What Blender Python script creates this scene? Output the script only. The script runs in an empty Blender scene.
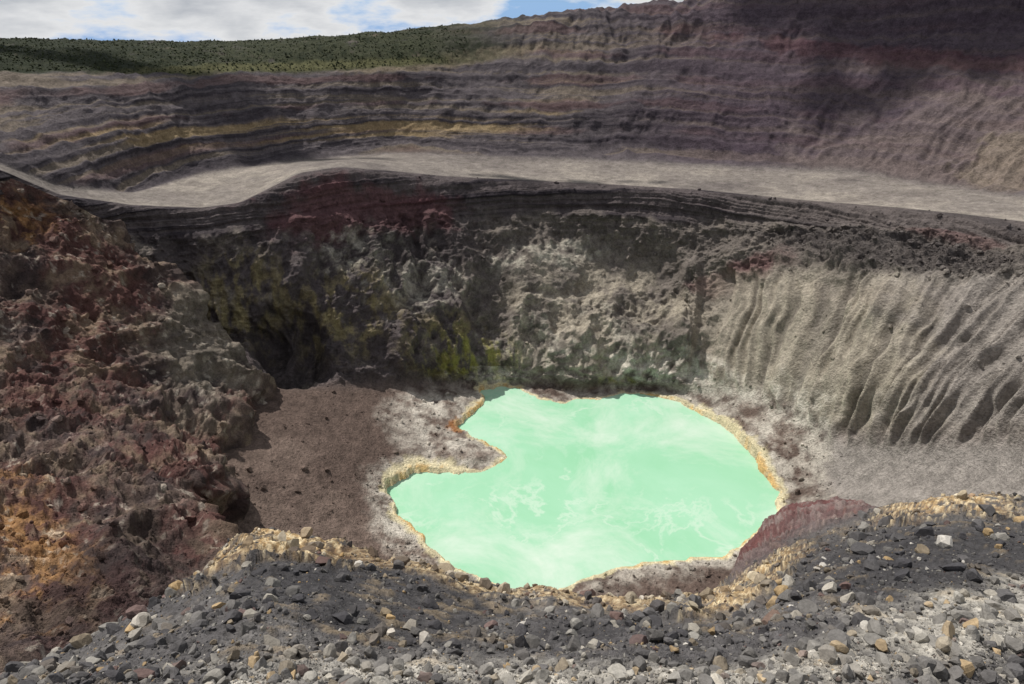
import bpy, math, numpy as np
from mathutils import Vector
rng=np.random.default_rng(7)
F=683.0; PIT=math.radians(24); CP,SP=math.cos(PIT),math.sin(PIT)
LZ=-280.0
def ray(u,v):
    a=(np.asarray(u,float)-512)/F; b=(342-np.asarray(v,float))/F
    return a, CP+SP*b, -SP+CP*b
def byY(u,v,Y):
    x,y,z=ray(u,v); t=Y/y; return np.stack([x*t,y*t,z*t],-1)
def byZ(u,v,Z):
    x,y,z=ray(u,v); t=Z/z; return np.stack([x*t,y*t,z*t],-1)
def proj(P):
    d=P[...,1]*CP-P[...,2]*SP; up=P[...,1]*SP+P[...,2]*CP
    d=np.where(np.abs(d)<1e-3,1e-3,d)
    return 512+F*P[...,0]/d, 342-F*up/d
# ---------- noise ----------
perm=rng.permutation(256).astype(np.int32); perm=np.concatenate([perm,perm,perm])
g=rng.normal(size=(256,3)); g/=np.linalg.norm(g,axis=1)[:,None]; g=g.astype(np.float32)
def perlin(P):
    P=P.astype(np.float32); i=np.floor(P).astype(np.int32); f=P-i; i&=255
    w=f*f*f*(f*(f*6-15)+10); out=0
    for dx in (0,1):
        wx=w[...,0] if dx else 1-w[...,0]
        a=perm[i[...,0]+dx]
        for dy in (0,1):
            wy=w[...,1] if dy else 1-w[...,1]
            b=perm[(a+i[...,1]+dy)]
            for dz in (0,1):
                wz=w[...,2] if dz else 1-w[...,2]
                G=g[perm[(b+i[...,2]+dz)]]
                d=G[...,0]*(f[...,0]-dx)+G[...,1]*(f[...,1]-dy)+G[...,2]*(f[...,2]-dz)
                out=out+wx*wy*wz*d
    return out*1.6
def fbm(P,scale,octv=4,gain=.5,ridged=False,off=0,lac=2.07):
    s=0;a=1;tot=0;Q=P/scale+off
    for k in range(octv):
        n=perlin(Q+k*17.3)
        if ridged: n=1-2*np.abs(n)*1.3
        s=s+a*n;tot+=a;a*=gain;Q=Q*lac
    return s/tot
def sstep(a,b,x):
    t=np.clip((x-a)/(b-a),0,1); return t*t*(3-2*t)
def lin(c):
    c=np.array(c,float)/255.; return np.where(c<=.04045,c/12.92,((c+.055)/1.055)**2.4)
def mixc(A,c,w):
    return A*(1-w[...,None])+ (lin(c) if not isinstance(c,np.ndarray) else c)*w[...,None]
def blob(U,V,u0,v0,ru,rv,ang=0,nz=0):
    a=math.radians(ang); du=(U-u0);dv=(V-v0)
    x=(du*math.cos(a)+dv*math.sin(a))/ru; y=(-du*math.sin(a)+dv*math.cos(a))/rv
    r=np.sqrt(x*x+y*y)+nz
    return 1-sstep(.55,1.15,r)
def pchip(T,Yv,t):
    T=np.asarray(T,float); h=np.diff(T); sh=(len(h),)+(1,)*(Yv.ndim-1)
    H=h.reshape(sh); d=np.diff(Yv,axis=0)/H
    m=np.zeros_like(Yv)
    w1=2*H[1:]+H[:-1]; w2=H[1:]+2*H[:-1]
    same=(d[1:]*d[:-1])>0
    with np.errstate(all='ignore'):
        mm=(w1+w2)/(w1/d[:-1]+w2/d[1:])
    m[1:-1]=np.where(same,mm,0); m[0]=d[0]; m[-1]=d[-1]
    k=np.clip(np.searchsorted(T,t,side='right')-1,0,len(h)-1)
    s=((t-T[k])/h[k]).reshape((-1,)+(1,)*(Yv.ndim-1)); hk=h[k].reshape(s.shape)
    return ((1+2*s)*(1-s)**2)*Yv[k]+s*(1-s)**2*hk*m[k]+s*s*(3-2*s)*Yv[k+1]+s*s*(s-1)*hk*m[k+1]
def smooth(y,n):
    k=np.hanning(n+2)[1:-1]; k/=k.sum(); p=n//2
    return np.convolve(np.pad(y,(p,p),mode='edge'),k,'valid')[:len(y)]
def rowpts(U,pts,mode,sm=21):
    pts=np.array(pts,float)
    v=smooth(np.interp(U,pts[:,0],pts[:,1]),sm); w=smooth(np.interp(U,pts[:,0],pts[:,2]),sm*2+1)
    return byY(U,v,w) if mode=='Y' else byZ(U,v,w)
def normals(P):
    a=np.gradient(P,axis=0); b=np.gradient(P,axis=1)
    n=np.cross(b,a); n/=np.linalg.norm(n,axis=-1)[...,None]+1e-9
    return n
def make_mesh(name,V,faces,C,mat,smoothf=True):
    me=bpy.data.meshes.new(name); k=faces.shape[1]
    me.vertices.add(len(V)); me.vertices.foreach_set('co',V.astype(np.float32).ravel())
    me.loops.add(faces.size); me.loops.foreach_set('vertex_index',faces.astype(np.int32).ravel())
    me.polygons.add(len(faces)); me.polygons.foreach_set('loop_start',np.arange(0,faces.size,k,dtype=np.int32))
    me.polygons.foreach_set('loop_total',np.full(len(faces),k,dtype=np.int32))
    me.update(calc_edges=True)
    me.polygons.foreach_set('use_smooth',np.full(len(faces),smoothf,dtype=bool))
    if C is not None:
        at=me.color_attributes.new('Col','FLOAT_COLOR','POINT')
        at.data.foreach_set('color',np.concatenate([np.clip(C,0.004,.95),np.ones((len(C),1))],1).astype(np.float32).ravel())
    me.materials.append(mat)
    ob=bpy.data.objects.new(name,me); bpy.context.scene.collection.objects.link(ob); return ob
def grid_mesh(name,P,C,mat,flip=False):
    R,K,_=P.shape; idx=np.arange(R*K).reshape(R,K)
    f=np.stack([idx[:-1,:-1],idx[:-1,1:],idx[1:,1:],idx[1:,:-1]],-1).reshape(-1,4)
    if flip: f=f[:,::-1]
    return make_mesh(name,P.reshape(-1,3),f,C.reshape(-1,3),mat)
# ---------- materials ----------
def terrain_mat(name,s1,s2,bd,vary=.5,strength=.8):
    m=bpy.data.materials.new(name); m.use_nodes=True; n=m.node_tree; N=n.nodes; L=n.links
    b=N['Principled BSDF']; b.inputs['Roughness'].default_value=.95; b.inputs['Specular IOR Level'].default_value=.1
    at=N.new('ShaderNodeVertexColor'); at.layer_name='Col'
    tc=N.new('ShaderNodeTexCoord')
    n1=N.new('ShaderNodeTexNoise'); n1.inputs['Scale'].default_value=s1; n1.inputs['Detail'].default_value=5; n1.inputs['Roughness'].default_value=.7
    n2=N.new('ShaderNodeTexNoise'); n2.inputs['Scale'].default_value=s2; n2.inputs['Detail'].default_value=3; n2.inputs['Roughness'].default_value=.75
    for q in (n1,n2): L.new(tc.outputs['Object'],q.inputs['Vector'])
    ad=N.new('ShaderNodeMath'); ad.operation='ADD'; L.new(n1.outputs[0],ad.inputs[0]); L.new(n2.outputs[0],ad.inputs[1])
    mr=N.new('ShaderNodeMapRange'); mr.inputs['From Min'].default_value=.7; mr.inputs['From Max'].default_value=1.3
    mr.inputs['To Min'].default_value=1-vary; mr.inputs['To Max'].default_value=1+vary
    L.new(ad.outputs[0],mr.inputs['Value'])
    mx=N.new('ShaderNodeVectorMath'); mx.operation='SCALE'; L.new(at.outputs['Color'],mx.inputs[0]); L.new(mr.outputs[0],mx.inputs['Scale'])
    L.new(mx.outputs[0],b.inputs['Base Color'])
    bp=N.new('ShaderNodeBump'); bp.inputs['Strength'].default_value=strength; bp.inputs['Distance'].default_value=bd
    L.new(ad.outputs[0],bp.inputs['Height']); L.new(bp.outputs[0],b.inputs['Normal'])
    return m
m_far=terrain_mat('crater_rock',.15,.6,1.8,.36,.85)
m_left=terrain_mat('left_rock',.25,1.1,1.6,.5,.9)
m_near=terrain_mat('scree_ground',3,14,.08,.5,.9)
m_stone=terrain_mat('stone_surface',4,22,.02,.3,.6)
# ================= lake outline =================
lk=np.array([(481,390),(500,387),(520,388),(530,394),(545,400),(562,403),(580,398),(600,399),(622,394),(648,394),(672,400),(692,409),(715,422),(735,436),(752,454),(764,475),(777,492),(776,512),(760,530),(742,546),(722,556),(690,558),(650,562),(615,569),(590,577),(560,590),(535,594),(510,588),(480,578),(452,566),(432,550),(415,532),(400,516),(388,500),(386,490),(397,480),(420,473),(440,472),(462,473),(485,470),(505,461),(507,453),(486,444),(468,436),(457,430),(462,420),(476,412),(484,402)],float)
LP=byZ(lk[:,0],lk[:,1],np.full(len(lk),LZ))[:,:2]
LP=np.concatenate([LP[i]+(LP[(i+1)%len(LP)]-LP[i])*np.arange(5)[:,None]/5 for i in range(len(LP))])
q=np.c_[LP,np.zeros(len(LP))]; LP=LP+np.c_[fbm(q,12,4,gain=.65),fbm(q,12,4,off=50,gain=.65)]*6
def lake_sd(X,Yv):
    p=np.stack([X,Yv],-1); A=LP; B=np.roll(LP,-1,0); d=np.full(X.shape,1e9); ins=np.zeros(X.shape,bool)
    for a,b in zip(A,B):
        e=b-a; w=p-a; t=np.clip((w@e)/(e@e),0,1); dd=((w-t[...,None]*e)**2).sum(-1); d=np.minimum(d,dd)
        c=((a[1]>p[...,1])!=(b[1]>p[...,1])); 
        if abs(e[1])>1e-9: ins^= c&(p[...,0]<a[0]+e[0]*(p[...,1]-a[1])/e[1])
    d=np.sqrt(d); return np.where(ins,-d,d)
# ================= SHEET A : crater =================
U=np.arange(-200,1251,1.25)
uz=[-200,100,200,300,400,480,600,700,800,900,1024,1250]
tab={640:[-200,-235,-250,-268,-279,-280,-280,-280,-272,-245,-210,-130],
590:[-200,-235,-248,-266,-278,-280,-280,-280,-275,-245,-207,-125],
540:[-200,-233,-243,-260,-277,-280,-280,-280,-276,-245,-204,-120],
490:[-200,-230,-236,-255,-277,-280,-280,-280,-278,-242,-200,-115],
450:[-200,-229,-234,-250,-272,-279,-280,-280,-268,-230,-190,-110],
415:[-200,-228,-233,-247,-268,-278,-280,-279,-252,-214,-180,-105]}
rows=[];tv=[]
for v in tab: rows.append(rowpts(U,[(a,v,b) for a,b in zip(uz,tab[v])],'z')); tv.append(v)
rows.append(rowpts(U,[(-200,388,-226),(200,388,-230),(300,388,-243),(400,385,-262),(470,387,-276),(520,385,-279.5),(560,396,-280),(600,392,-280),(650,389,-280),(700,394,-272),(800,388,-236),(900,388,-200),(1024,388,-170),(1250,388,-95)],'z',15)); tv.append(388)
rows.append(rowpts(U,[(-200,340,300),(200,342,484),(260,340,500),(300,340,504),(340,340,508),(400,338,528),(450,345,540),(520,345,550),(560,340,545),(600,340,548),(700,345,534),(800,340,474),(900,340,410),(1024,340,352),(1250,340,270)],'Y')); tv.append(340)
rows.append(rowpts(U,[(-200,300,330),(0,300,430),(130,300,480),(200,300,500),(250,300,508),(300,290,522),(400,290,562),(470,290,582),(600,290,594),(700,290,578),(800,290,505),(900,290,440),(1024,290,390),(1250,290,300)],'Y')); tv.append(292)
rows.append(rowpts(U,[(-200,240,350),(0,240,438),(130,245,500),(200,250,512),(300,230,552),(400,230,610),(520,230,634),(600,230,628),(700,235,604),(800,240,555),(900,245,488),(1024,255,424),(1250,265,330)],'Y')); tv.append(235)
edge=[(-200,120,380),(0,170,450),(60,195,485),(130,205,515),(200,208,530),(240,203,545),(270,188,565),(300,173,585),(340,167,612),(400,172,640),(440,176,653),(520,180,658),(620,185,650),(700,190,627),(800,200,590),(900,208,530),(960,214,498),(1024,222,460),(1250,245,360)]
rows.append(rowpts(U,edge,'Y',15)); tv.append(185)
rows.append(rowpts(U,[(a,b-2.2,c+14) for a,b,c in edge],'Y',15)); tv.append(182)
rows.append(rowpts(U,[(-200,110,410),(0,164,475),(60,186,510),(130,192,570),(200,174,660),(300,160,740),(400,153,790),(500,156,775),(620,160,762),(700,164,740),(780,168,715),(850,170,680),(900,180,640),(1024,196,545),(1250,215,420)],'Y')); tv.append(160)
rows.append(rowpts(U,[(-200,95,470),(0,120,560),(130,125,650),(200,122,720),(300,115,790),(400,112,840),(500,110,835),(620,105,830),(700,100,815),(800,100,790),(900,110,730),(1024,120,640),(1250,140,500)],'Y')); tv.append(112)
rows.append(rowpts(U,[(-200,76,560),(0,76,640),(200,77,780),(320,73,850),(480,66,900),(560,55,905),(700,45,890),(850,40,850),(1024,40,760),(1250,40,600)],'Y')); tv.append(70)
sky=rowpts(U,[(-200,38,900),(0,40,950),(100,42,1000),(200,43,1050),(260,42,1050),(330,37,1060),(420,30,1050),(500,22,1030),(545,17,1010),(600,13,1000),(700,2,985),(740,-6,980),(850,-30,940),(1024,-45,860),(1250,-50,700)],'Y')
rows.append(sky); tv.append(24)
rows.append(sky*[1.35,1.35,0]+[0,0,-60]+sky*[0,0,.6]); tv.append(10)
rows.append(sky*[14,14,0]+[0,0,-900]); tv.append(0)
rows=np.array(rows); T=-np.array(tv,float)
t=np.concatenate([np.arange(-640,-388,1.2),np.arange(-388,-185,.7),np.arange(-185,-160,.5),np.arange(-160,-24,.9),np.linspace(-24,0,40)])
P=pchip(T,rows,t)
Ug,Vg=proj(P); Ug=np.broadcast_to(U,P.shape[:2]).copy()
tt=np.broadcast_to(t[:,None],Ug.shape)
beyond=sstep(-24,-12,tt)
Nn=normals(P); Nn=np.where(Nn[...,2:3]<0,-Nn,Nn)
lowv=1-sstep(-400,-388,tt)
isbench=sstep(-186,-183,tt)*(1-sstep(-166,-158,tt))
inner=sstep(-395,-372,tt)*(1-sstep(-186,-184,tt))
outer=sstep(-165,-152,tt)*(1-beyond)
plateau=sstep(-72,-66,tt)*(1-sstep(400,560,Ug+60*fbm(P,80,3)))*(1-beyond)
rightm=sstep(670,745,Ug+ (Vg-350)*.2)
Pw=P+np.stack([fbm(P,60,2,off=9),fbm(P,60,2,off=19),fbm(P,60,2,off=29)],-1)*14
big=fbm(Pw,70,4,ridged=True); med=fbm(Pw,26,5,ridged=True,off=5,gain=.6); fin=fbm(P,7,3,off=11,gain=.7)
but=fbm(Pw*[1,1,.25],24,4,ridged=True,off=33,gain=.6)
sz=P[...,2]+fbm(P,260,2,off=3)*14+fbm(P,25,2,off=8)*1.6
S=np.stack([P[...,0]*.0035,P[...,1]*.0035,sz/6.],-1)
st=perlin(S)+.6*perlin(S*[1,1,2.3]+40)+.4*perlin(S*[2,2,5.1]+80)
cx,cy=80.,285.
ang=np.arctan2(P[...,1]-cy,P[...,0]-cx); rad=np.hypot(P[...,0]-cx,P[...,1]-cy)
def gully(k,wf,off,rf=.006):
    q=np.stack([ang*k+fbm(P,60,3,off=off)*wf, rad*rf, np.full_like(ang,off)],-1)
    return 1-np.abs(perlin(q))*2.8
gl=np.maximum(gully(13,.7,3.),-1.1)+.6*np.maximum(gully(29,1.3,7.,.012),-1.1)
gtop=sstep(-286,-262,tt+18*fbm(P,40,4,off=44)+10*sstep(900,1000,Ug))
gsup=rightm*(1-gtop)
gext=sstep(-400,-370,tt+55*sstep(740,860,Ug)+12*fbm(P,40,3,off=47))
gmask=rightm*(1-gtop)*gext
ang0=np.arctan2(P[...,1]-400,P[...,0]-40)
def gullyo(k,wf,off):
    q=np.stack([ang0*k+fbm(P,50,2,off=off)*wf, rad*.006, np.full_like(ang,off)],-1)
    return 1-np.abs(perlin(q))*2.6
gout=gullyo(22,1.2,13.)+.5*gullyo(50,1.6,17.)
gom=outer*np.maximum(sstep(430,560,Ug)*sstep(-100,-60,tt), sstep(760,880,Ug)*(1-sstep(-70,-50,tt)))
cone=blob(Ug,Vg,590,275,110,30,-4,.4*fbm(P,40,3,off=51))*inner
upper=sstep(-275,-235,tt)
leftc=inner*(1-sstep(430,520,Ug))
band=sstep(-226,-214,tt+10*fbm(P,30,3,off=52))
amp_big=inner*(10-7*band)*(1-.5*cone)*(1-.85*gsup)+outer*6+isbench*.5+plateau*-3+lowv*1.4*(1-rightm)
amp_med=inner*(5.5-4*band)*(1-.7*cone)*(1-.92*gsup)+outer*1.2+isbench*.2+lowv*1.2*(1-.6*rightm)
amp_fin=inner*1.7*(1-.65*gsup)+outer*.6+isbench*.2+lowv*.7+plateau*1.2
D=big*amp_big+med*amp_med+fin*amp_fin+but*inner*(leftc*7+(1-leftc)*5)*(1-.7*cone)*(1-.75*band)*(1-gsup)+st*(outer*(1-plateau)*1.3+inner*upper*(1.4+2.4*band)*(1-gsup))+gl*gmask*5.4+gout*gom*2.8
blk=blob(Ug,Vg,900,258,150,24,8)*inner
D+=blk*fbm(P,12,3,off=61,ridged=True)*3.5
nW=fbm(P,35,3,off=66)
D+=inner*(-26*blob(Ug,Vg,292,352,42,48,0,nW*.4)+12*blob(Ug,Vg,425,345,40,45,0,nW*.5)+10*blob(Ug,Vg,690,310,16,60,8,nW*.4)-7*blob(Ug,Vg,650,290,26,45,5,nW*.4)+9*blob(Ug,Vg,548,275,45,26,-8,nW*.4)+8*blob(Ug,Vg,575,360,30,34,0,nW*.5)+9*blob(Ug,Vg,385,270,34,50,0,nW*.5)-9*blob(Ug,Vg,490,325,26,60,0,nW*.5))
keep=1-np.exp(-(np.maximum(0,np.abs(tt+184)-3)/7.)**2)*.93
D=D*keep
sd=np.full(Ug.shape,1e3)
m=(Vg>365)&(Ug>300)&(Ug<880); sd[m]=lake_sd(P[...,0][m],P[...,1][m])
shore=sstep(0,12,sd)
D*=shore*.9+.1
P2=P+Nn*D[...,None]
zz=P2[...,2]; flat=m&(P[...,2]<LZ+9)
spit=blob(Ug,Vg,460,453,58,19,0)+.6*blob(Ug,Vg,440,405,60,20,-10)
zz=np.where(sd<0,LZ-np.minimum(6,.35*-sd)-.05, np.maximum(zz, LZ+.06+np.minimum(sd,40)*.06+(.5+fin)*np.minimum(sd*.12,1.6)+spit*np.minimum(sd*.3,3)*(1+.9*med)))
P2[...,2]=np.where(flat,zz,P2[...,2])
# ---- colours
nA=fbm(P,90,4,off=70); nB=fbm(P,30,4,off=75,gain=.6); nC=fbm(P,9,4,off=78,gain=.65); nV=fbm(P*[1,1,.22],13,4,off=90,gain=.65)
C=np.zeros(P.shape)+lin((86,80,82))
C=mixc(C,(52,48,53),outer*sstep(.0,.45,st)*.8)
C=mixc(C,(122,110,92),outer*sstep(.15,.5,-st+.4*nA)*.5)
C=mixc(C,(98,74,70),outer*sstep(.3,.55,np.sin(sz/4.3)*.5+nA*.7)*.4)
C=mixc(C,(144,124,90),outer*blob(Ug,Vg,330,130,330,14,-2,nB*.4)*sstep(-.1,.4,-st)*.65)
C=mixc(C,(72,60,69),outer*sstep(560,760,Ug)*.65)
C=mixc(C,(92,60,62),outer*blob(Ug,Vg,900,60,200,10,6,nB)*.4)
C=mixc(C,(112,101,96),outer*blob(Ug,Vg,960,150,190,60,-8,nB)*.4)
C=mixc(C,(138,126,108),outer*blob(Ug,Vg,1010,170,50,30,-8,nB+nC*.5)*.4)
C=mixc(C,(124,112,94),outer*blob(Ug,Vg,440,62,110,9,-6,nC*.3)*.8)
veg=plateau*sstep(-.35,.1,nB+.3*nC+.3)
C=mixc(C,(56,59,43),veg)
C=mixc(C,(38,43,30),veg*sstep(0,.3,nC+nB*.5+.3*(1-sstep(100,300,Ug))))
C=mixc(C,(96,94,64),plateau*blob(Ug,Vg,290,68,200,6,-2,nC*.4)*.6)
C=mixc(C,(60,62,46),beyond)
C=mixc(C,(124,117,111),isbench); C=mixc(C,(150,142,132),isbench*sstep(-.1,.4,nA+.4*nB)*.8)
C=mixc(C,(98,91,88),isbench*sstep(.0,.35,nB)*.5)
C=mixc(C,(82,76,76),isbench*sstep(.1,.5,-nA)*.5)
mid=inner*(1-band)
C=mixc(C,(82,75,75),inner)
C=mixc(C,(114,107,99),mid*sstep(430,540,Ug)*.65)
C=mixc(C,(44,40,45),inner*upper*sstep(-.05,.35,st)*(.3+.6*band))
C=mixc(C,(124,116,106),mid*sstep(-.05,.3,nB-.1+.3*nC)*.55)
C=mixc(C,(98,64,66),inner*np.maximum.reduce([blob(Ug,Vg,330,215,75,35,0,nB),blob(Ug,Vg,400,215,60,30,0,nB),blob(Ug,Vg,900,300,110,14,5,nB*.6),blob(Ug,Vg,740,280,60,14,-20,nB*.6),blob(Ug,Vg,955,240,60,8,8,nB*.4)])*.6)
C=mixc(C,(178,173,158),inner*np.maximum.reduce([blob(Ug,Vg,350,258,40,28,0,nV*1.2),blob(Ug,Vg,545,262,60,16,-8,nB),blob(Ug,Vg,415,290,55,35,0,nV*1.3),blob(Ug,Vg,570,350,90,50,0,nV)])*sstep(-.2,.25,nC*.6+.5*nV)*.6)
C=mixc(C,(144,132,92),inner*np.maximum.reduce([blob(Ug,Vg,340,315,80,55,0,nV),blob(Ug,Vg,245,300,70,60,0,nV),blob(Ug,Vg,450,350,80,40,0,nV)])*sstep(-.1,.25,nV+.3*nC)*.65)
C=mixc(C,(42,39,40),inner*np.maximum.reduce([blob(Ug,Vg,295,352,42,44,0,nV),blob(Ug,Vg,400,250,60,40,0,nV)])*.35)  # alcove shade painted into the rock colour, with a dark patch above it
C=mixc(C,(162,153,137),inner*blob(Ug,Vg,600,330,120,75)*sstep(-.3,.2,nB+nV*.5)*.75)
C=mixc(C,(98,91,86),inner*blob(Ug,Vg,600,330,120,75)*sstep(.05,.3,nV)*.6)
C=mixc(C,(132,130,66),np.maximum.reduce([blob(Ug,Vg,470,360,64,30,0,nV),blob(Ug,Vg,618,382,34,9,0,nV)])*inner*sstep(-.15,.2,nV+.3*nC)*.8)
C=mixc(C,(48,46,34),np.maximum.reduce([blob(Ug,Vg,500,372,22,18,0,nV)])*inner*sstep(-.15,.2,-nV)*.7)  # shade under the mossy overhang, painted into the rock colour
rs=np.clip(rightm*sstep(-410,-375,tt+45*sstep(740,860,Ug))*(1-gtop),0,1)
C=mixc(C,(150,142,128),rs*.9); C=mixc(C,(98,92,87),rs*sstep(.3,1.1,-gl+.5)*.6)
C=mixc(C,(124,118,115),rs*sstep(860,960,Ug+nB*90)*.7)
rr=rightm*inner*upper
C=mixc(C,(106,99,94),rr*.35*(1-blk)*(1-rs)); C=mixc(C,(76,71,70),blk*.75)
rlow=sstep(790,850,Ug+nB*40)
low=sstep(376,396,Vg)*(1-rs)
C=mixc(C,(106,92,84),low)
C=mixc(C,(84,71,65),low*sstep(-.3,.15,nA+.4*nB)*.7*(1-rlow))
C=mixc(C,(138,133,128),low*rlow*.8)
pale=np.maximum.reduce([blob(Ug,Vg,450,425,72,46,5,nB*.9),blob(Ug,Vg,405,530,30,62,-38,nB*.9),blob(Ug,Vg,690,378,120,26,12,nB),blob(Ug,Vg,785,460,55,85,15,nB*.9),1-sstep(5,18,sd+nB*26)])
C=mixc(C,(198,192,180),pale*sstep(-.35,.25,nC*.6+.7*nB)*np.maximum(sstep(376,396,Vg),inner*(Vg>350))*.8)
C=mixc(C,(120,112,104),pale*sstep(.05,.3,nC*.7+nA*.4)*.55*np.maximum(low,0))
wid=1.4+4.5*np.clip(nB+.1,0,1)+4*blob(Ug,Vg,420,455,60,26)+2*blob(Ug,Vg,770,480,30,60)+1.5*blob(Ug,Vg,420,540,50,50)
C=mixc(C,(214,203,166),(1-sstep(wid*.8,wid*2.1,sd+nC*7))*.8)
C=mixc(C,(188,148,82),(1-sstep(wid*.3,wid*.95,sd+nC*6))*sstep(-.15,.2,nB+nC*.9)*.75)
C=mixc(C,(150,98,50),blob(Ug,Vg,458,425,14,8,-30,nC)*low*.7)
C=np.clip(C*(1+.4*nC[...,None]+.25*fin[...,None]),0.01,.9)
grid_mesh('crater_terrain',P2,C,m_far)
# ================= SHEET B : near left wall =================
vb=np.arange(110,745,1.0)
sil=np.array([(110,-180,425),(120,-150,430),(150,-60,440),(172,-5,450),(190,40,460),(205,75,470),(225,110,480),(262,150,470),(300,195,460),(345,225,450),(370,250,445),(388,264,440),(405,242,400),(440,214,350),(468,221,310),(488,180,280),(520,200,250),(552,222,225),(590,207,190),(640,130,150),(670,30,130),(700,-60,110),(745,-150,95)],float)
us=smooth(np.interp(vb,sil[:,0],sil[:,1]),9); ys=smooth(np.interp(vb,sil[:,0],sil[:,2]),25)
yl=smooth(np.interp(vb,[110,178,300,400,500,600,745],[360,380,320,260,190,130,95]),41)
nb=420
s=np.linspace(0,1,nb)
uu=-260+(us[:,None]+260)*s; 
yy=1/(1/yl[:,None]+(1/ys-1/yl)[:,None]*s)
PB=byY(uu,np.broadcast_to(vb[:,None],uu.shape),yy)
K=40; bk=[]
for k in range(1,K+1):
    f=k/K; E=PB[:,-1]; bk.append(E+np.stack([ 6*f+0*ys, ys*0+26*f, -110*f**1.2+0*ys],-1))
PB=np.concatenate([PB,np.stack(bk,1)],1)
UB,VB=proj(PB)
NB=normals(PB); NB=np.where((NB*PB).sum(-1,keepdims=True)>0,-NB,NB)
NB[:,nb:]=NB[:,nb-1:nb]
dist=np.linalg.norm(PB,axis=-1)
W=PB+np.stack([fbm(PB,40,2,off=9),fbm(PB,40,2,off=19),fbm(PB,40,2,off=29)],-1)*10
bB=fbm(W,48,4,ridged=True,off=2); mB=fbm(W*[1,1,.6],16,5,ridged=True,off=6,gain=.6); fB=fbm(PB,5,4,off=12,gain=.7)
sc=np.clip(dist/400,.35,1)
DB=(bB*12+mB*4.6+fB*1.9)*sc*(.35+.65*sstep(175,215,VB))
PB2=PB+NB*DB[...,None]
a1=fbm(PB,60,4,off=70); a2=fbm(PB,20,4,off=75,gain=.6); a3=fbm(PB,6,4,off=78,gain=.65)
CB=np.zeros(PB.shape)+lin((100,86,79))
CB=mixc(CB,(62,54,55),sstep(-.1,.3,a2)*.8)
CB=mixc(CB,(96,62,57),sstep(-.05,.25,a1+.4*a3)*.6)
CB=mixc(CB,(142,126,106),sstep(.05,.3,-a2+.2*a3)*.55)
CB=mixc(CB,(164,126,82),np.maximum.reduce([blob(UB,VB,10,225,60,35,0,a2),blob(UB,VB,30,540,110,40,40,a2*1.2),blob(UB,VB,20,600,80,60,0,a2)])*sstep(-.2,.2,a3+a2)*.65)
CB=mixc(CB,(124,117,106),blob(UB,VB,210,350,60,70,30,a2)*.7)
CB=mixc(CB,(176,168,154),sstep(.17,.37,a3)*.5)
CB=mixc(CB,(84,52,52),blob(UB,VB,90,430,110,60,30,a2)*sstep(-.1,.3,a3)*.5)
CB=mixc(CB,(52,44,44),blob(UB,VB,110,600,110,60,-40,a2)*.7)  # shaded ravine side of the ridge, painted dark into the rock colour
CB=np.clip(CB*(1+.45*a3[...,None]),.01,.9)
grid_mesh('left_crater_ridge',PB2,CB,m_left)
# ================= SHEET C : foreground slope =================
UC=np.arange(-260,1300,1.5)
E1=[(-260,820,7),(-150,760,8),(0,686,10),(60,657,11),(130,627,12.5),(180,602,13.5),(215,574,15),(245,552,16),(270,546,17),(330,554,16.5),(380,566,16),(430,579,15),(500,597,14.5),(560,607,14.5),(640,610,15),(700,606,16.5),(730,593,18),(760,577,20),(790,553,23),(830,534,26),(870,519,29),(920,506,31),(960,500,31),(1024,506,30),(1300,496,30)]
e1=rowpts(UC,E1,'Y',5)
def low_row(v,Y): return byY(UC,np.full(len(UC),float(v)),np.full(len(UC),float(Y)))
e_pts=np.array(E1); ev=smooth(np.interp(UC,e_pts[:,0],e_pts[:,1]),5)
r=[]
r.append(np.stack([(UC-512)*.05,np.full(len(UC),-40.),np.full(len(UC),-2.5)],-1))
r.append(np.stack([(UC-512)*.008,np.full(len(UC),-1.0),np.full(len(UC),-1.9)],-1))
r.append(low_row(1300,.9))
r.append(low_row(900,3.0))
base_v=np.maximum(720,ev+30)
bY=np.interp(UC,[-260,0,300,600,800,1024,1300],[4.5,4.8,5,5.2,5.6,6.4,7])
r.append(byY(UC,base_v,bY))
for f in (.33,.66):
    v=base_v+(ev-base_v)*f; Ye=e1[:,1]; Y=1/(1/bY+(1/Ye-1/bY)*f**1.15); r.append(byY(UC,v,Y))
r.append(e1)
spv=smooth(np.interp(UC,[700,724,745,765,790,820,850,868,885],[0,8,28,42,38,26,14,4,0]),13); spY=smooth(np.interp(UC,[690,735,800,850,895],[.8,26,36,28,.8]),25)
uvv=byY(UC,ev-spv+np.where(spv<1,1.5,0),e1[:,1]+spY)
r.append(uvv)
for dY,dz in ((4,-6),(18,-30),(70,-95),(150,-215),(200,-285)):
    r.append(np.stack([uvv[:,0]*(1+dY/60),uvv[:,1]+dY,np.maximum(uvv[:,2]+dz,-300)],-1))
r=np.array(r)
TC=np.array([0,12,24,40,60,140,220,300,330,350,370,385,395,400.]); 
tc=np.concatenate([np.linspace(0,60,50)[:-1],np.arange(60,300,.9),np.arange(300,332,.6),np.linspace(332,400,60)])
PC=pchip(TC,r,tc); UCg,VCg=proj(PC); tcg=np.broadcast_to(tc[:,None],UCg.shape); UCg=np.broadcast_to(UC,UCg.shape)
NC=normals(PC); NC=np.where(NC[...,2:3]<0,-NC,NC)
c1=fbm(PC,3.5,4,off=1); c2=fbm(PC,.9,5,off=2,gain=.6); c3=fbm(PC,.22,3,off=3,gain=.7); cr=fbm(PC,1.4,4,ridged=True,off=5)
sp=sstep(301,316,tcg+8*c2)*(1-sstep(335,345,tcg))*sstep(722,745,UCg)*(1-sstep(860,880,UCg))
em=np.exp(-((tcg-300)/16.)**2)*(1-sp)
dv=ev[None,:]-VCg
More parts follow.
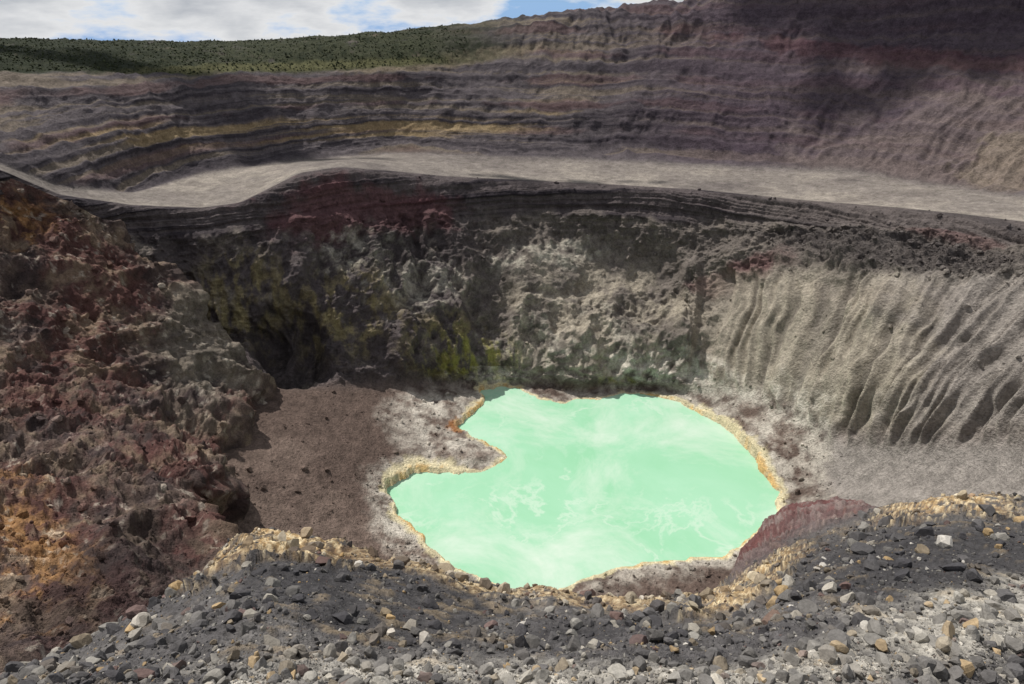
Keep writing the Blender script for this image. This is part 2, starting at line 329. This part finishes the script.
cm=np.maximum.reduce([blob(UCg,dv,275,-2,84,16,0,c2*1.3),blob(UCg,dv,748,-8,64,17,0,c2*1.3),blob(UCg,dv,945,-5,78,11,0,c2*1.3),blob(UCg,dv,560,0,300,5,0,c2*.9)*.6])*(1-sp)*(tcg<325)
crk=fbm(PC,2.4,3,ridged=True,off=25,gain=.45)
DC=c1*.45+c2*(.2-.1*cm)+c3*.06*(1-.5*cm)+em*(cr*.1+.3*c1)+cm*(crk*.3+.22)+sp*(fbm(PC,7,5,ridged=True,off=8,gain=.6)*1.2)
DC*=sstep(12,60,tcg)
up=(NC*.45+np.array([0,0,.55])); 
PC2=PC+up*DC[...,None]
CC=np.zeros(PC.shape)+lin((100,97,95))
CC=mixc(CC,(72,70,71),sstep(-.1,.3,c1+.3*c2)*.75)
CC=mixc(CC,(56,55,57),np.maximum.reduce([blob(UCg,VCg,350,590,170,45,8,c1),blob(UCg,VCg,930,560,190,42,-4,c1),blob(UCg,VCg,620,640,180,26,0,c1)*.7])*.8)
CC=mixc(CC,(172,167,157),np.maximum.reduce([blob(UCg,VCg,960,640,260,52,-12,c1),blob(UCg,VCg,480,690,560,32,0,c1)])*sstep(-.4,.1,c2)*.8)
CC=mixc(CC,(146,128,100),sstep(.12,.4,c2-.3*c1)*.35)
CC=mixc(CC,(176,146,102),cm*sstep(-.3,.1,c2+.5*c3)*.85); CC=mixc(CC,(208,196,166),cm*sstep(.0,.25,c3+c2*.4)*.6); CC=mixc(CC,(110,86,62),cm*sstep(.3,-.1,crk)*.6)
CC=mixc(CC,(100,60,58),sp*.8); CC=mixc(CC,(128,121,116),sp*sstep(.0,.3,c1+c2)*.6)
CC=mixc(CC,(98,84,76),sstep(335,350,tcg))
CC=np.clip(CC*(1+.5*c3[...,None]+.25*c2[...,None]),.01,.9)
grid_mesh('foreground_ground',PC2,CC,m_near)
# ================= stones =================
import bmesh
bm=bmesh.new(); bmesh.ops.create_icosphere(bm,subdivisions=2,radius=1); bv=np.array([v.co[:] for v in bm.verts]); bf=np.array([[v.index for v in f.verts] for f in bm.faces]); bm.free()
VAR=[]
for k in range(14):
    v=bv.copy()
    for j in range(9):
        n=rng.normal(size=3); n/=np.linalg.norm(n); d=rng.uniform(.4,.75); h=v@n; v=np.where((h>d)[:,None],v-(h-d)[:,None]*n,v)
    v=v*(1+.12*fbm(v+k*5,.6,2)[:,None]); VAR.append(v*rng.uniform(.65,1.2,3)*[1,1,.8])
VAR=np.array(VAR)
def scatter(name,pos,size,cols,mat,sink=.25):
    n=len(pos); k=rng.integers(0,14,n); q=rng.normal(size=(n,4)); q/=np.linalg.norm(q,axis=1)[:,None]
    w,x,y,z=q.T
    R=np.stack([1-2*(y*y+z*z),2*(x*y-z*w),2*(x*z+y*w),2*(x*y+z*w),1-2*(x*x+z*z),2*(y*z-x*w),2*(x*z-y*w),2*(y*z+x*w),1-2*(x*x+y*y)],-1).reshape(n,3,3)
    V=np.einsum('nij,nkj->nki',R,VAR[k])*size[:,None,None]+pos[:,None,:]; V[...,2]+=size[:,None]*(1-2*sink)*.5
    f=(bf[None]+(np.arange(n)*len(bv))[:,None,None]).reshape(-1,3)
    Cc=np.repeat(cols,len(bv),0)
    return make_mesh(name,V.reshape(-1,3),f,Cc,mat,False)
pal=lin([(86,84,84),(110,107,103),(62,61,64),(146,142,134),(176,169,156),(134,120,98),(178,150,106),(204,198,188),(104,80,74)])
pw=np.array([.28,.17,.3,.09,.06,.05,.035,.025,.03]);pw/=pw.sum()
rr_,cc_=np.where((tcg[:,:]>58)&(tcg<306)&(UCg>-60)&(UCg<1090))
n=36000; pick=rng.integers(0,len(rr_),n); pr,pc_=rr_[pick],cc_[pick]; pos=PC2[pr,pc_]
ds=np.linalg.norm(pos,axis=1)
size=(0.011*(rng.pareto(1.75,n)+.55)); size=np.clip(size,.006,.17)*np.clip(ds/12,.8,2.2)
cols=pal[rng.choice(len(pal),n,p=pw)]*rng.uniform(.75,1.25,(n,1)); 
loc=CC[pr,pc_]; cols=cols*.55+loc*.45
dens=((c1[pr,pc_]>-.25)|(rng.random(n)<.6))&(rng.random(n)>cm[pr,pc_]*.2)
scatter('gravel',pos[dens],size[dens],cols[dens],m_stone)
wgt=(low*(sd>2)*(Vg<600)*(Vg>375)*.9*(Ug>150)*(Ug<850)*(.3+.7*pale)+blk*2.0+inner*.2*(Ug>250)*(1-.7*gsup))
wgt=np.where((Ug>-20)&(Ug<1050),wgt,0).ravel(); wgt=np.clip(wgt,0,None); wgt/=wgt.sum(); n=13000
ix=rng.choice(len(wgt),n,p=wgt); pos=P2.reshape(-1,3)[ix]; size=np.clip(.28*(rng.pareto(2.2,n)+.7),.2,2.8)
cols=C.reshape(-1,3)[ix]*rng.uniform(.75,1.35,(n,1))
scatter('talus_boulders',pos,size,cols,m_far)
ok=(UB>-60)&(VB<660); ok[:,nb:]=False; ix=np.where(ok.ravel())[0]; ix=rng.choice(ix,6000); pos=PB2.reshape(-1,3)[ix]; size=np.clip(.3*(rng.pareto(2.2,6000)+.6),.2,2.6)*np.clip(dist.ravel()[ix]/350,.35,1.2)
scatter('ridge_boulders',pos,size,CB.reshape(-1,3)[ix]*rng.uniform(.75,1.5,(6000,1)),m_left)
ok=np.where((plateau*veg*(Ug>-40)*(Ug<560)*(Vg<80)).ravel()>.5)[0]; n=4500; ix=rng.choice(ok,n)
m_sh=terrain_mat('shrub_foliage',.5,2.,.6,.5)
scatter('shrubs',P2.reshape(-1,3)[ix],rng.uniform(.4,1.0,n)*rng.uniform(.8,1.8,n),lin([(52,57,39)])*rng.uniform(.5,1.5,(n,1)),m_sh,.1)
# ================= lake =================
m=bpy.data.materials.new('lake_water'); m.use_nodes=True; nt=m.node_tree; N=nt.nodes; L=nt.links; b=N['Principled BSDF']
b.inputs['Roughness'].default_value=.5; b.inputs['Specular IOR Level'].default_value=.15
tc_=N.new('ShaderNodeTexCoord')
def noise(scale,det,rough,dist,loc=(0,0,0)):
    mp=N.new('ShaderNodeMapping'); mp.inputs['Location'].default_value=loc; L.new(tc_.outputs['Object'],mp.inputs['Vector'])
    n=N.new('ShaderNodeTexNoise'); n.inputs['Scale'].default_value=scale; n.inputs['Detail'].default_value=det; n.inputs['Roughness'].default_value=rough; n.inputs['Distortion'].default_value=dist
    L.new(mp.outputs[0],n.inputs['Vector']); return n.outputs[0]
def rng_(src,a,b_,c,d):
    r=N.new('ShaderNodeMapRange'); r.inputs['From Min'].default_value=a; r.inputs['From Max'].default_value=b_; r.inputs['To Min'].default_value=c; r.inputs['To Max'].default_value=d; L.new(src,r.inputs['Value']); return r.outputs[0]
def mth(op,a,b_):
    q=N.new('ShaderNodeMath'); q.operation=op
    for i,x in enumerate((a,b_)):
        if isinstance(x,(int,float)): q.inputs[i].default_value=x
        else: L.new(x,q.inputs[i])
    return q.outputs[0]
n1=noise(.011,8,.6,.5)
r1=N.new('ShaderNodeValToRGB'); r1.color_ramp.elements[0].position=.38; r1.color_ramp.elements[0].color=(.225,.465,.29,1); r1.color_ramp.elements[1].position=.62; r1.color_ramp.elements[1].color=(.285,.505,.35,1)
L.new(n1,r1.inputs[0])
ab=N.new('ShaderNodeMath'); ab.operation='ABSOLUTE'; L.new(mth('SUBTRACT',noise(.02,6,.6,.3),.5),ab.inputs[0])
fil=mth('MULTIPLY',rng_(ab.outputs[0],0,.03,1,0),rng_(noise(.013,3,.5,0,(90,40,0)),.4,.58,0,.55))
painted_steam=rng_(noise(.014,7,.68,.5,(200,10,0)),.44,.7,0,.9)
w_=mth('MAXIMUM',fil,painted_steam)  # steam haze over the lake, painted as pale streaks in the water colour
mx=N.new('ShaderNodeMix'); mx.data_type='RGBA'; mx.inputs[7].default_value=(.48,.56,.48,1); L.new(w_,mx.inputs[0]); L.new(r1.outputs[0],mx.inputs[6]); L.new(mx.outputs[2],b.inputs['Base Color'])
ring=LP.copy(); nn=np.roll(LP,-1,0)-np.roll(LP,1,0); nn=np.stack([nn[:,1],-nn[:,0]],-1); nn/=np.linalg.norm(nn,axis=1)[:,None]
area=.5*np.sum(LP[:,0]*np.roll(LP[:,1],-1)-np.roll(LP[:,0],-1)*LP[:,1]); ring=LP+nn*(.9 if area>0 else -.9)
me=bpy.data.meshes.new('crater_lake'); bm=bmesh.new(); vs=[bm.verts.new((p[0],p[1],LZ)) for p in ring]; f=bm.faces.new(vs); bmesh.ops.triangulate(bm,faces=[f]); bmesh.ops.recalc_face_normals(bm,faces=bm.faces)
bm.faces.ensure_lookup_table()
if bm.faces[0].normal.z<0: bmesh.ops.reverse_faces(bm,faces=bm.faces)
bm.to_mesh(me); bm.free(); me.materials.append(m); o=bpy.data.objects.new('crater_lake',me); bpy.context.scene.collection.objects.link(o)
# ================= light, sky =================
el=math.radians(57); sdir=Vector((-.76,.60,0)).normalized()*math.cos(el)+Vector((0,0,math.sin(el)))
sun=bpy.data.lights.new('sun','SUN'); sun.energy=5.0; sun.angle=math.radians(.53); sun.color=(1,.96,.9)
so=bpy.data.objects.new('sun',sun); so.rotation_euler=sdir.to_track_quat('Z','Y').to_euler(); bpy.context.scene.collection.objects.link(so)
m=bpy.data.materials.new('cloud_vapour'); m.use_nodes=True; b=m.node_tree.nodes['Principled BSDF']; b.inputs['Base Color'].default_value=(.85,.85,.86,1); b.inputs['Roughness'].default_value=1
nx=m.node_tree.nodes.new('ShaderNodeTexNoise'); nx.inputs['Scale'].default_value=.02; bp=m.node_tree.nodes.new('ShaderNodeBump'); bp.inputs['Distance'].default_value=8; m.node_tree.links.new(nx.outputs[0],bp.inputs['Height']); m.node_tree.links.new(bp.outputs[0],b.inputs['Normal'])
def cloud(target,rx,ry,H,seed,puffs=16,ps=None):
    ps=ps or ry
    r2=np.random.default_rng(seed); c=np.array(target)+np.array(sdir)*(H/sdir.z)
    Vs=[];Fs=[];o=0
    for k in range(puffs):
        a=r2.uniform(0,2*np.pi); rd=np.sqrt(r2.uniform(0,1)); p=c+np.array([rx*rd*np.cos(a),ry*rd*np.sin(a),r2.uniform(-.1,.2)*ps])
        s_=ps*r2.uniform(.3,.6)*(1.25-rd*.75); v=bv*(1+.5*fbm(bv+seed+k*3,.9,3)[:,None])*[s_*1.5,s_,s_*.6]+p
        Vs.append(v);Fs.append(bf+o);o+=len(bv)
    make_mesh('cloud',np.concatenate(Vs),np.concatenate(Fs),None,m,True)
cloud((640,850,30),380,120,2300,3,130,85)
cloud((60,660,-140),95,14,1300,5,20,20)
cloud((-440,750,-50),300,34,2000,11,40,44)
w=bpy.data.worlds.new('World'); bpy.context.scene.world=w; w.use_nodes=True; nt=w.node_tree; N=nt.nodes; L=nt.links
bg=N['Background']; st_=N.new('ShaderNodeTexSky'); st_.sky_type='NISHITA'; st_.sun_disc=False; st_.sun_elevation=el; st_.sun_rotation=math.atan2(sdir.x,sdir.y); st_.altitude=2300
bg.inputs['Strength'].default_value=.1
tc_=N.new('ShaderNodeTexCoord'); sx=N.new('ShaderNodeSeparateXYZ'); L.new(tc_.outputs['Generated'],sx.inputs[0])
mpg=N.new('ShaderNodeMapping'); mpg.inputs['Location'].default_value=(-1.4,0,0); mpg.inputs['Scale'].default_value=(5,5,16); L.new(tc_.outputs['Generated'],mpg.inputs['Vector'])
cn=N.new('ShaderNodeTexNoise'); cn.inputs['Scale'].default_value=1.0; cn.inputs['Detail'].default_value=8; cn.inputs['Roughness'].default_value=.55; L.new(mpg.outputs[0],cn.inputs['Vector'])
cr_=N.new('ShaderNodeValToRGB'); cr_.color_ramp.elements[0].position=.4; cr_.color_ramp.elements[1].position=.48; L.new(cn.outputs[0],cr_.inputs[0])
cs=N.new('ShaderNodeValToRGB'); cs.color_ramp.elements[0].position=.42; cs.color_ramp.elements[0].color=(1,1,1,1); cs.color_ramp.elements[1].position=.64; cs.color_ramp.elements[1].color=(.5,.53,.58,1); L.new(cn.outputs[0],cs.inputs[0])
csc=N.new('ShaderNodeVectorMath'); csc.operation='SCALE'; csc.inputs['Scale'].default_value=8.8; L.new(cs.outputs[0],csc.inputs[0])
hz=N.new('ShaderNodeMapRange'); hz.inputs['From Min'].default_value=0; hz.inputs['From Max'].default_value=.25; hz.inputs['To Min'].default_value=.85; hz.inputs['To Max'].default_value=0; L.new(sx.outputs['Z'],hz.inputs['Value'])
mb=N.new('ShaderNodeMix'); mb.data_type='RGBA'; mb.inputs[7].default_value=(1.9,3.9,7.6,1); L.new(hz.outputs[0],mb.inputs[0]); L.new(st_.outputs[0],mb.inputs[6])
mx=N.new('ShaderNodeMix'); mx.data_type='RGBA'; L.new(csc.outputs[0],mx.inputs[7]); L.new(cr_.outputs[0],mx.inputs[0]); L.new(mb.outputs[2],mx.inputs[6]); L.new(mx.outputs[2],bg.inputs['Color'])
cam=bpy.data.cameras.new('camera'); cam.sensor_width=36; cam.lens=F/1024*36; cam.clip_end=40000; cam.clip_start=.1
co=bpy.data.objects.new('camera',cam); co.rotation_euler=(math.radians(90)-PIT,0,0); bpy.context.scene.collection.objects.link(co)
sc_=bpy.context.scene; sc_.camera=co; sc_.view_settings.view_transform='Standard'; sc_.view_settings.look='None'; sc_.view_settings.exposure=0
